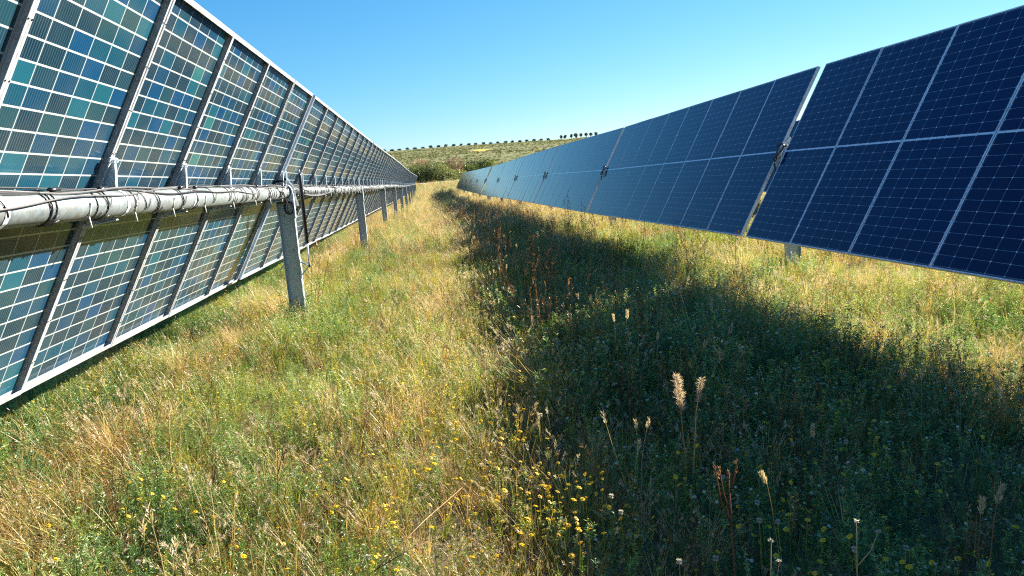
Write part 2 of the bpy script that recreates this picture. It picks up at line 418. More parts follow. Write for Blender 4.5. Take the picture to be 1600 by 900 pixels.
def make_saddle_mesh():
    """folded plate that carries the frame edges on the tube: upper and lower fins with folded edges"""
    b = MB(); S = M['steel']
    for sg in (1, -1):
        c = loc2(0, TUBE_N)
        ut = 0.205 if sg > 0 else 0.165
        top_a = loc2(sg*ut, -0.040); top_b = loc2(sg*(ut-.012), -0.064)
        bs_a = c + (EY*sg*0.045 + EZ*0.055); bs_b = c + (EY*sg*0.072 - EZ*0.045)
        if sg > 0: bs_a = c + Vector((-0.072, 0, 0.035)); bs_b = c + Vector((0.024, 0, 0.062))
        poly = [(bs_a.x, bs_a.z), (bs_b.x, bs_b.z), (top_b.x, top_b.z), (top_a.x, top_a.z)]
        b.prism(poly, -0.002, 0.002, S)
        for p, q in ((bs_a, top_a), (bs_b, top_b)):   # folded edges
            d = (q-p).normalized(); o = Vector((-d.z, 0, d.x))*0.0025
            pl = [(p.x-o.x, p.z-o.z), (q.x-o.x, q.z-o.z), (q.x+o.x, q.z+o.z), (p.x+o.x, p.z+o.z)]
            b.prism(pl, -0.030, -0.0025, S)
        # clamp under both frame flanges and its bolt
        m4 = pose(loc2(sg*ut, -0.036))
        b.box((-0.045, -0.012, -0.010), (0.045, 0.012, -0.001), S, m4)
        b.tube([m4 @ Vector((0.02, 0, -0.024)), m4 @ Vector((0.02, 0, -0.0095))], 0.008, S, 6)
        b.tube([m4 @ Vector((-0.02, 0, -0.024)), m4 @ Vector((-0.02, 0, -0.0095))], 0.008, S, 6)
    # strap round the tube
    c = loc2(0, TUBE_N)
    ring = [(c.x+math.cos(a)*(TUBE_R+.003), 0, c.z+math.sin(a)*(TUBE_R+.003)) for a in np.linspace(0, 2*math.pi, 17)]
    n = 16; vs = []
    for (x, _, z) in ring[:-1]: vs += [(x, -.016, z), (x, .016, z)]
    b.add(vs, [(2*i, 2*i+1, (2*i+3) % (2*n), (2*i+2) % (2*n)) for i in range(n)], S)
    return b.mesh('saddle_bracket')
SADDLE = make_saddle_mesh()

def make_post_mesh(h):
    b = MB(); P = M['post']; hw = 0.086; dp = 0.05
    b.box((-hw+.006, -0.003, -h-0.4), (hw-.006, 0.003, -0.13), P)
    for sx in (-1, 1):
        x0, x1 = sorted((sx*hw, sx*(hw-.006)))
        b.box((x0, -dp, -h-0.4), (x1, dp, -0.13), P)
    for q, zz in enumerate((-.22, -.27, -.32, -.60, -.66)):      # black discs on the web paint the dark of bolt holes
        b.tube([(.03*(-1)**q, -.0045, zz), (.03*(-1)**q, -.0028, zz)], .0075, M['black'], 8)
    return b.mesh('post')
def make_bearing_mesh():
    b = MB(); c = loc2(0, 0)
    # bearing ring housing
    for y0, y1, r0, mat in ((-.035, .035, .094, M['steel']), (-.042, -.036, .080, M['black']), (.036, .042, .080, M['black'])):
        n = 20; vs = []
        for i in range(n):
            a = 2*math.pi*i/n
            vs += [(math.cos(a)*r0, y0, math.sin(a)*r0), (math.cos(a)*r0, y1, math.sin(a)*r0), (math.cos(a)*(TUBE_R+.001), y0, math.sin(a)*(TUBE_R+.001)), (math.cos(a)*(TUBE_R+.001), y1, math.sin(a)*(TUBE_R+.001))]
        fs = []
        for i in range(n):
            j = (i+1) % n
            fs += [(4*i, 4*i+1, 4*j+1, 4*j), (4*i, 4*j, 4*j+2, 4*i+2), (4*i+1, 4*i+3, 4*j+3, 4*j+1)]
        b.add(vs, fs, mat)
    for sx in (-1, 1):     # cradle cheeks down to the post
        b.prism([(sx*.05, -.10), (sx*.092, -.02), (sx*.098, -.02), (sx*.098, -.30), (sx*.089, -.30), (sx*.089, -.12)], -0.045, 0.045, M['steel'])
    b.box((-.088, -.05, -.128), (.088, .05, -.112), M['black'])
    b.box((-.030, -.040, -.112), (.030, .040, -.090), M['black'])
    for sx in (-.05, .05):
        b.tube([(sx, 0, -.135), (sx, 0, -.095)], 0.010, M['steel'], 6)
    return b.mesh('bearing')
BEAR = make_bearing_mesh()

def tube_section(y0, y1, z0, z1, parent):
    b = MB(); c = loc2(0, TUBE_N); n = max(2, int((y1-y0)/1.2)); 
    pts = [(c.x, y0+(y1-y0)*k/n, c.z+z0+(z1-z0)*k/n) for k in range(n+1)]
    b.tube(pts, TUBE_R, M['tube'], 20)
    # swaged joint collars
    me = b.build('torque_tube', parent, True)
    return me

rnd = random.Random(7)
def cables(y0, y1, zf, parent, fine=True, back=True):
    """string cables lying along the top of the tube, tied on with loops"""
    c = loc2(0, TUBE_N)
    def on(a, rr, y): return Vector((c.x+math.cos(a)*rr, y, c.z+zf(y)+math.sin(a)*rr))
    step = 0.06 if fine else 0.25
    ys = np.arange(y0, y1, step)
    for k, (a0, r, mat) in enumerate(((1.25, .0055, 'greycable'), (0.75, .0055, 'cable'), (0.55, .0045, 'greycable'), (1.6, .0045, 'cable'))[:4 if fine else 3]):
        ph = rnd.random()*6; pts = []
        for y in ys:
            a = a0 + 0.40*math.sin(y*1.7+ph) + 0.18*math.sin(y*4.3+2*ph)
            pts.append(on(a, TUBE_R + r + 0.002 + 0.012*max(0, math.sin(y*2.4+ph)), y))
        b = MB(); b.tube(pts, r, M[mat], 5); b.build('string_cable', parent, True)
    b = MB(); y = y0 + 0.1
    while y < y1:
        n = rnd.choice((1, 2, 2, 3)) if fine else 1
        for q in range(n):     # slanting turns that wrap round the visible side
            yy = y + q*rnd.uniform(.05, .09); sk = rnd.uniform(-.05, .12); a_end = rnd.uniform(-1.9, -0.3); rr = .0030
            pts = [on(a, TUBE_R+rr+.001, yy + sk*(1.6-a)/3) for a in np.linspace(1.9, a_end, 12)]
            if rnd.random() < 0.55:
                pts += [on(a, TUBE_R+rr+.003, yy + sk*(1.6-a_end)/3 + .035*(i+1)/3) for i, a in enumerate(np.linspace(a_end+.05, a_end+.9, 5))]
            b.tube(pts, rr, M['cable'], 5)
        if fine: b.build('cable_wrap', parent, True); b = MB()
        if fine and rnd.random() < .5:    # plug connector on the cable
            p = on(1.0, TUBE_R+.014, y+.1); b.tube([p, p+Vector((0, .085, .004))], .011, M['black'], 8); b.build('plug', parent, True); b = MB()
        y += rnd.uniform(.24, .52)
    if not fine: tag(b.build('cable_wrap', parent, True), kind='stuff')
    if fine:
        b = MB(); y = y0+.2
        while y < y1:              # pale ties with hanging tails
            p = on(-0.75, TUBE_R+.006, y)
            b.tube([on(0.1, TUBE_R+.006, y), p], .006, M['tie'], 5)
            b.tube([p, p+Vector((.004, .004, -.055))], .004, M['tie'], 5); b.build('cable_tie', parent, True); b = MB()
            y += rnd.uniform(.55, .8)

def zprof(tabz):
    ty = [-2, 9, 18.4, 27.8, 37.2, 46.6, 56.0, 67, 76, 86, 96, 106]
    return lambda y: float(np.interp(y, ty, tabz))
ZL = zprof([.03, .0, -.06, -.09, -.13, -.22, -.28, -.31, -.33, -.34, -.35, -.36])
ZR = zprof([.03, .0, -.10, -.13, -.19, -.29, -.32, -.33, -.34, -.34, -.34, -.34])

def tracker(name, X, zmid, ybays, zf, label, jumper=False, fine_until=0.0, skip_before=-99, post_dx=0.0):
    """ybays: list of y where each bay of eight panels starts"""
    root = tag(empty(name, (X, ybays[0], float(gz(X, ybays[0])))), label, 'solar tracker')
    root['_'] = 0; del root['_']
    base = Vector(root.location)
    def P(o, rot=False):            # place an object given in world coords relative to the root
        o.parent = root; o.location = Vector(o.location) - base
    posts = sorted(set([round(y - GAP/2, 3) for y in ybays] + [round(ybays[-1] + BAY - GAP + GAP/2, 3)]))
    for yb in ybays:
        for k in range(8):
            yc = yb + (k+0.5)*PITCH
            if yc + PITCH < skip_before: continue
            z = zmid + zf(yc)
            dz = (zf(yb+9.2)-zf(yb))/9.2
            o = inst('solar_panel', LAM); m = pose(Vector((X, yc, z)))
            tiny = Matrix.Rotation(rnd.uniform(-.0035, .0035), 4, 'Y') @ Matrix.Rotation(math.atan(dz), 4, 'X')
            o.parent = root; o.matrix_local = Matrix.Translation(-base) @ m.copy() if False else Matrix.Translation(Vector((X, yc, z)) - base) @ tiny @ pose(None)
            f = inst('frame', FRM, o)
            if yc < 30: inst('junction_box', JBX, o)
    ysad = []
    for yb in ybays:
        for k in range(1, 8): ysad.append(yb+k*PITCH)
        ysad += [yb+0.02, yb+8*PITCH-0.02]
    for y in ysad:
        if y < skip_before: continue
        o = inst('saddle_bracket', SADDLE, root, Vector((X, y, zmid+zf(y))) - base)
    # tube, a straight length per bay
    c = loc2(0, TUBE_N)
    for i, yb in enumerate(ybays):
        y0, y1 = yb-GAP/2, yb+8*PITCH+GAP/2
        b = MB(); b.tube([(0, y0, zf(y0)), (0, (y0+y1)/2, (zf(y0)+zf(y1))/2), (0, y1, zf(y1))], TUBE_R, M['tube'], 24)
        o = b.build('torque_tube', root, True); o.location = Vector((X+c.x, 0, zmid+c.z)) - base
    for y in posts:
        if y < skip_before: continue
        z = zmid + zf(y) + c.z; h = z - float(gz(X+c.x, y))
        o = inst('post', make_post_mesh(h), root, Vector((X+c.x+post_dx, y, z)) - base)
        inst('bearing', BEAR, root, Vector((X+c.x, y, z)) - base)
    def zw(y): return zf(y)
    cab = empty('tmp'); 
    y_end = ybays[-1]+8*PITCH
    kids0 = set(o.name for o in root.children)
    if fine_until > max(skip_before, ybays[0]): cables(max(skip_before, ybays[0]), fine_until, lambda y: zf(y), root, True)
    cables(max(fine_until, ybays[0], skip_before), y_end, lambda y: zf(y), root, False)
    for o in root.children:
        if o.name not in kids0: o.location = Vector((X, 0, zmid)) - base
    bpy.data.objects.remove(cab)
    if jumper:                      # black cable loop that bulges through every gap
        for y in posts[:-1] if len(posts) > 1 else posts:
            b = MB(); pts = []
            for a in np.linspace(0, 2*math.pi, 22):
                u = 0.075*math.cos(a) + 0.055*math.sin(a); v = 0.01+0.135*math.sin(a)
                wdt = 0.085*math.cos(a)*(0.55+0.45*math.sin(a))
                p = EY*(v-0.05) + EX*(-wdt) + EZ*(0.045+0.02*math.sin(2*a))
                pts.append(p)
            pts = [p*.85 for p in pts]; b.tube(pts, 0.0095, M['cable'], 7, cap=False)
            pts2 = [p*1.0 + EZ*0.016 + EY*0.01 for p in pts[2:17]]
            b.tube(pts2, 0.006, M['greycable'], 6)
            b.tube([EY*-.17 + EZ*.03, EY*-.24 + EZ*-.03, EY*-.30 - EZ*.09], 0.011, M['cable'], 6)
            b.tube([EY*.05 + EX*.05+EZ*.03, EY*.09 + EZ*-.03, EY*.10 - EZ*.12], 0.011, M['cable'], 6)
            o = b.build('cable_loop', root, True); o.location = Vector((X, y, zmid+zf(y))) - base
    return root, base, c

XL, ZML = -1.728, 0.055
XR, ZMR = 4.370, 0.021
Y0L, Y0R = 8.90, 9.05          # start of the bay just beyond the first visible post
TG = 1.0                       # gap between two trackers of a row
def bays(y0, a, b, extra=0.0): return [y0 + BAY*k + extra for k in range(a, b)]
tL, baseL, cL = tracker('solar_tracker', XL, ZML, bays(Y0L, -1, 5), ZL, 'near left-hand row of solar panels seen from behind, pale tube and black damper in front', fine_until=24.0, skip_before=1.2)
tracker('solar_tracker', XL, ZML, bays(Y0L, 5, 10, TG), ZL, 'farther left-hand row of solar panels seen from behind, beyond the row with the damper')
tracker('solar_tracker', XR, ZMR, bays(Y0R, -1, 5), ZR, 'near right-hand row of dark blue solar panels seen from the front, reaching the picture edge', jumper=True, skip_before=1.2)
tracker('solar_tracker', XR, ZMR, bays(Y0R, 5, 10, TG), ZR, 'farther right-hand row of blue solar panels, beyond the wide gap with a strip of grass', jumper=True)
tracker('solar_tracker', XR+6.1, ZMR+.0, bays(Y0R, 0, 4), ZR, 'row of solar panels behind the right-hand row, glimpsed only through its gap', jumper=False)

def damper_set():
    yp = Y0L - GAP/2
    off = Vector((XL, yp, ZML)) - baseL
    # beam in the gap, full slant length
    b = MB()
    m4 = pose(Vector((0, 0, 0)))
    b.box((-.030, -1.12, -.050), (.030, 1.12, -.046), M['beam'], m4)
    for s in (-1, 1): 
        x0, x1 = sorted((s*.030, s*.027)); b.box((x0, -1.12, -.046), (x1, 1.12, -.008), M['beam'], m4)
    o = b.build('gap_beam', tL); o.location = off
    # damper arm clamped round the tube
    b = MB(); c = cL
    pl = [(c.x-.03, c.z+.16), (c.x+.03, c.z+.16), (c.x+.085, c.z+.05), (c.x+.10, c.z-.06), (c.x+.12, c.z-.17), (c.x+.04, c.z-.17), (c.x+.055, c.z-.08), (c.x+.075, c.z+.02), (c.x+.03, c.z+.09), (c.x-.03, c.z+.09)]
    for y in (.10, .16): b.prism(pl, y, y+.005, M['steel'])
    b.box((c.x-.02, .10, c.z+.13), (c.x+.02, .165, c.z+.165), M['steel'])
    o = b.build('damper_arm', tL); o.location = off
    # damper: black sleeve, rod, foot
    top = Vector((c.x+.19, .03, c.z+.20)); mid_ = Vector((c.x+.185, .02, c.z-.60)); low = Vector((c.x+.18, .015, c.z-.86))
    b = MB(); b.tube([top, top+(mid_-top)*.02, top+(mid_-top)*.03, mid_], [.012, .018, .021, .021], M['black'], 12)
    b.tube([top-Vector((0,0,.0)), top+Vector((0, 0, .04))], .008, M['steel'], 8)
    o = b.build('damper', tL, True); o.location = off
    b2 = MB(); b2.tube([mid_, low], .010, M['steel'], 10); b2.tube([low+Vector((0,-.02,0)), low+Vector((0,.02,0))], .017, M['black'], 10)
    r = b2.build('damper_rod', o, True)
    b = MB()
    for y in (-.035, .035):
        b.tube([low+Vector((0, y*.4, 0)), (c.x+.086, y, low.z+.06)], .007, M['steel'], 6)
        b.tube([low+Vector((0, y*.4, 0)), (c.x+.086, y, low.z-.10)], .007, M['steel'], 6)
    b.box((c.x+.087, -.04, low.z-.13), (c.x+.093, .04, low.z+.09), M['steel'])
    for y in (-.03, .03):
        b.tube([(c.x-.086, y, low.z+.05), (c.x-.15, y*.5, low.z-.02)], .007, M['steel'], 6)
    o = b.build('damper_foot', tL); o.location = off
    def hang(pts, r, mt):
        b = MB(); b.tube(pts, r, M[mt], 6); o = b.build('hanging_cable', tL, True); o.location = off
    # hanging cable loops just past the post
    for k in range(5):
        y0 = .9 + rnd.uniform(-.1, .1); ln = rnd.uniform(2.6, 3.4); sg = rnd.uniform(.015, .045)
        pts = [(c.x+.05+.006*k, y0+ln*t, c.z-.045-sg*4*t*(1-t)) for t in np.linspace(0, 1, 24)]
        hang(pts, .0045, 'greycable')
    for k in range(3):
        pts = [(c.x+.05, -.75+.05*k, c.z+.05), (c.x+.085, -.6+.05*k, c.z-.0), (c.x+.085, -.4, c.z-.06-.02*k), (c.x+.06, -.2, c.z-.16), (c.x+.03, -.06, c.z-.24)]
        hang(pts, .006, 'cable')
    for k in range(3):
        pts = [(c.x+.04+math.sin(a)*.05, -.05+.02*k, c.z-.18+math.cos(a)*.07) for a in np.linspace(0, 5.4, 16)]
        hang(pts, .006, 'cable')
    for k in range(2):
        a0 = .3
        pts = [(c.x+math.cos(a)*(.10+.05*math.sin(a-.4)), -.45+.25*(a-.0)/1.5+.03*k, c.z+.02+math.sin(a)*(.10+.012*k)) for a in np.linspace(2.2, -.6, 16)]
        hang(pts, .006, 'cable')
damper_set()

# ------------------------------------------------------------------ plants
V = Vector
def rv(r): 
    a = r.uniform(0, 2*math.pi); return V((math.cos(a), math.sin(a), 0))
def blade(b, r, base, d, ln, wd, mat, droop=0.5, seg=4, up=1.0):
    side = V((-d.y, d.x, 0)); a = r.uniform(-.7, .7); side = (side*math.cos(a) + d*math.sin(a)).normalized()
    pts = []; ws = []; p = base.copy(); dirv = (V((0, 0, up)) + d*r.uniform(.1, .5)).normalized()
    for i in range(seg+1):
        pts.append(p.copy()); ws.append(wd*(1-(i/seg)**1.6) + .0004)
        p = p + dirv*(ln/seg); dirv = (dirv + d*droop/seg + V((0, 0, -droop*.6*i/seg))).normalized()
    b.ribbon(pts, ws, mat, side); return pts
def leaflet(b, r, p, d, ln, wd, mat):
    s = d.cross(V((r.uniform(-1, 1), r.uniform(-1, 1), r.uniform(-1, 1)))); 
    if s.length < 1e-4: s = V((1, 0, 0))
    s.normalize()
    b.add([p, p+d*ln*.45+s*wd*.5, p+d*ln, p+d*ln*.45-s*wd*.5], [(0, 1, 2, 3)], mat)
def stemline(r, base, d, h, seg=4, wob=.25):
    pts = [base.copy()]; v = (V((0, 0, 1)) + d).normalized()
    for i in range(seg):
        pts.append(pts[-1] + v*(h/seg)); v = (v + V((r.uniform(-wob, wob), r.uniform(-wob, wob), .15))).normalized()
    return pts
def daisy(b, r, p, up, rad, petal, disc, n=11):
    a0 = r.uniform(0, 6); x = up.orthogonal().normalized(); y = up.cross(x)
    for i in range(n):
        a = a0 + 2*math.pi*i/n; d = x*math.cos(a) + y*math.sin(a); s = up.cross(d)
        dr = up*(r.uniform(-.25, .15)*rad)
        b.add([p + d*rad*.25, p + d*rad*.75 + s*rad*.24 + dr*.5, p + d*rad + dr, p + d*rad*.75 - s*rad*.24 + dr*.5], [(0, 1, 2, 3)], petal)
    k = 8; vs = [p + up*rad*.22] + [p + (x*math.cos(2*math.pi*i/k) + y*math.sin(2*math.pi*i/k))*rad*.42 + up*rad*.06 for i in range(k)]
    b.add(vs, [(0, i+1, (i+1) % k+1) for i in range(k)], disc)
def bud(b, r, p, rad, mat):
    k = 5; vs = [p+V((0, 0, rad))] + [p+V((math.cos(2*math.pi*i/k)*rad, math.sin(2*math.pi*i/k)*rad, 0)) for i in range(k)] + [p-V((0, 0, rad))]
    b.add(vs, [(0, i+1, (i+1) % k+1) for i in range(k)] + [(k+1, (i+1) % k+1, i+1) for i in range(k)], mat)
def spike(b, r, p, d, ln, rad, mat, awn=0.02, n=16):
    """grass seed head: overlapping scales round an axis"""
    ax = d.normalized(); x = ax.orthogonal().normalized(); y = ax.cross(x)
    for i in range(n):
        t = i/n; a = i*2.4 + r.uniform(-.3, .3); o = (x*math.cos(a) + y*math.sin(a))
        rr = rad*math.sin(math.pi*(.15+.8*t))
        q = p + ax*ln*t; leaflet(b, r, q + o*rr*.3, (ax*1.0 + o*.55).normalized(), ln*.24 + r.uniform(0, awn), rad*.95, mat)

def proto_forb(seed, mat, fl=None, h=(.16, .34), n=10, spread=.10):
    r = random.Random(seed); b = MB()
    for i in range(n):
        d = rv(r); base = d*r.uniform(0, spread); hh = r.uniform(*h)
        pts = stemline(r, base, d*r.uniform(.05, .5), hh, 4)
        b.ribbon(pts, [.0028, .0024, .002, .0018, .0012], mat, rv(r))
        for k in range(20):
            t = r.uniform(.12, 1.0)*4; j = min(3, int(t)); p = pts[j].lerp(pts[j+1], t-j)
            for q in range(2):
                dd = (rv(r) + V((0, 0, r.uniform(-.1, .9)))).normalized()
                leaflet(b, r, p, dd, r.uniform(.012, .034), r.uniform(.0035, .0075), mat)
        if fl and r.random() < fl[0]:
            tp = pts[-1]; up = (V((0, 0, 1)) + rv(r)*.5).normalized()
            if fl[1] == 'white':
                if r.random() < .55: daisy(b, r, tp+V((0, 0, .01)), up, r.uniform(.007, .012), M['white'], M['yellow'], 8)
                else: bud(b, r, tp+V((0, 0, .008)), .0045, M['yellow'])
            elif fl[1] == 'ybud': bud(b, r, tp+V((0, 0, .008)), r.uniform(.003, .0055), M['yellow'])
            else: daisy(b, r, tp+V((0, 0, .012)), up, r.uniform(.009, .013), M['yellow'], M['orange'], 10)
    return b.mesh('forb')
def proto_grass(seed, mat, n=34, ln=(.14, .38), heads=0.0, droop=.6, spread=.07, headmat=None, wd=.0036):
    r = random.Random(seed); b = MB()
    for i in range(n):
        d = rv(r); base = d*r.uniform(0, spread)
        pts = blade(b, r, base, d, r.uniform(*ln), r.uniform(.6, 1.2)*wd, mat, droop*r.uniform(.4, 1.3))
        if r.random() < heads: spike(b, r, pts[-1], pts[-1]-pts[-2], r.uniform(.03, .055), .0055, headmat or M['head'], .02, 12)
    return b.mesh('grass_tuft')
def proto_thatch(seed, mat, n=50):
    r = random.Random(seed); b = MB()
    for i in range(n):
        d = rv(r); p = V((r.uniform(-.14, .14), r.uniform(-.14, .14), r.uniform(.0, .09)))
        q = p + d*r.uniform(.04, .13) + V((0, 0, r.uniform(-.02, .07)))
        b.ribbon([p, (p+q)/2 + V((0, 0, .01)), q], [.003, .003, .001], mat, V((-d.y, d.x, r.uniform(-.5, .5))).normalized())
    return b.mesh('thatch')
def proto_dock(seed, mat, n=5, h=(.35, .7)):
    """upright dead branching stem"""
    r = random.Random(seed); b = MB()
    for i in range(n):
        d = rv(r); pts = stemline(r, d*r.uniform(0, .05), d*r.uniform(.0, .22), r.uniform(*h), 5, .12)
        b.ribbon(pts, [.0045, .004, .0035, .003, .0025, .0015], mat, rv(r))
        b.ribbon(pts, [.0045, .004, .0035, .003, .0025, .0015], mat, rv(r))
        for k in range(22):
            t = r.uniform(1.6, 5)*.999; j = min(4, int(t)); p = pts[j].lerp(pts[j+1], t-j)
            leaflet(b, r, p, (rv(r)*.7 + V((0, 0, r.uniform(.2, 1)))).normalized(), r.uniform(.015, .04), r.uniform(.003, .008), mat)
    return b.mesh('dead_stems')
def proto_oat(seed, n=4, h=(.35, .6)):
    r = random.Random(seed); b = MB()
    for i in range(n):
        d = rv(r); pts = stemline(r, d*r.uniform(0, .06), d*r.uniform(.05, .3), r.uniform(*h), 5, .14)
        b.ribbon(pts, [.003, .0028, .0024, .002, .0018, .0015], M['straw'], rv(r))
        spike(b, r, pts[-1], pts[-1]-pts[-2], r.uniform(.045, .075), .007, M['head'], .02, 18)
    return b.mesh('tall_grass_head')

P = {}
P['forb'] = [proto_forb(i, M['forb'], (.30, 'ybud')) for i in range(3)]
P['greyforb'] = [proto_forb(10+i, M['forb2'], (.35, 'ybud'), n=11) for i in range(3)]
P['chamomile'] = [proto_forb(20+i, M['forb2'], (.75, 'white'), h=(.2, .38), n=9) for i in range(3)]
P['lush'] = [proto_forb(30+i, M['lush'], None, h=(.14, .28), n=13, spread=.13) for i in range(2)]
P['yellow'] = [proto_forb(40+i, M['grass'], (.6, 'yellow'), h=(.22, .38), n=6) for i in range(2)]
P['grass'] = [proto_grass(50+i, M['grass']) for i in range(3)]
P['straw'] = [proto_grass(60+i, M['straw'], 34, (.14, .36), .22) for i in range(3)]
P['drape'] = [proto_grass(70+i, M['straw'], 46, (.25, .5), .12, 1.6, .09) for i in range(2)]
P['thatch'] = [proto_thatch(80, M['brown']), proto_thatch(81, M['straw']), proto_thatch(82, M['brown'])]
P['dock'] = [proto_dock(90+i, M['rust']) for i in range(3)]
P['brownst'] = [proto_dock(95+i, M['brown'], 6, (.25, .5)) for i in range(2)]
P['oat'] = [proto_oat(100+i) for i in range(3)]
ORDER = list(P)

def scatter(name, meshes, pts, rotz, tilt, scl, pid, label, cat):
    """one object holding every plant of a kind that nobody could count"""
    pts = np.asarray(pts, float)
    me = bpy.data.meshes.new(name); me.from_pydata(pts.tolist(), [], [])
    a = me.attributes.new('rot', 'FLOAT_VECTOR', 'POINT'); a.data.foreach_set('vector', np.stack([tilt[0], tilt[1], rotz], -1).astype(np.float32).ravel())
    a = me.attributes.new('scl', 'FLOAT', 'POINT'); a.data.foreach_set('value', np.asarray(scl, np.float32))
    a = me.attributes.new('pid', 'INT', 'POINT'); a.data.foreach_set('value', np.asarray(pid, np.int32))
    o = inst(name, me); tag(o, label, cat, kind='stuff')
    ng = bpy.data.node_groups.new(name+'_scatter', 'GeometryNodeTree')
    ng.interface.new_socket('Geometry', in_out='INPUT', socket_type='NodeSocketGeometry')
    ng.interface.new_socket('Geometry', in_out='OUTPUT', socket_type='NodeSocketGeometry')
    gi = ng.nodes.new('NodeGroupInput'); go = ng.nodes.new('NodeGroupOutput'); jn = ng.nodes.new('GeometryNodeJoinGeometry')
    def attr(nm, ty):
        n = ng.nodes.new('GeometryNodeInputNamedAttribute'); n.data_type = ty; n.inputs['Name'].default_value = nm
        return n.outputs['Attribute']
    ar, as_, ai = attr('rot', 'FLOAT_VECTOR'), attr('scl', 'FLOAT'), attr('pid', 'INT')
    for k, m in enumerate(meshes):
        po = bpy.data.objects.new(m.name, m)
        oi = ng.nodes.new('GeometryNodeObjectInfo'); oi.inputs['Object'].default_value = po; oi.inputs['As Instance'].default_value = True
        cmp_ = ng.nodes.new('FunctionNodeCompare'); cmp_.data_type = 'INT'; cmp_.operation = 'EQUAL'
        ng.links.new(ai, cmp_.inputs[2]); cmp_.inputs[3].default_value = k
        ip = ng.nodes.new('GeometryNodeInstanceOnPoints')
        ng.links.new(gi.outputs[0], ip.inputs['Points']); ng.links.new(cmp_.outputs[0], ip.inputs['Selection'])
        ng.links.new(oi.outputs['Geometry'], ip.inputs['Instance']); ng.links.new(ar, ip.inputs['Rotation']); ng.links.new(as_, ip.inputs['Scale'])
        ng.links.new(ip.outputs[0], jn.inputs[0])
    ng.links.new(jn.outputs[0], go.inputs[0])
    md = o.modifiers.new('scatter', 'NODES'); md.node_group = ng
    return o

rng = np.random.default_rng(11)
def vnoise(x, y, s, seed=0):
    rs = np.random.default_rng(seed); T = rs.random((64, 64))
    X = x*s; Y = y*s; xi = np.floor(X).astype(int); yi = np.floor(Y).astype(int); fx = X-xi; fy = Y-yi
    fx = fx*fx*(3-2*fx); fy = fy*fy*(3-2*fy)
    g = lambda i, j: T[i % 64, j % 64]
    return (g(xi, yi)*(1-fx)+g(xi+1, yi)*fx)*(1-fy)+(g(xi, yi+1)*(1-fx)+g(xi+1, yi+1)*fx)*fy
def bump_(x, c, w): return np.exp(-((x-c)/w)**2)

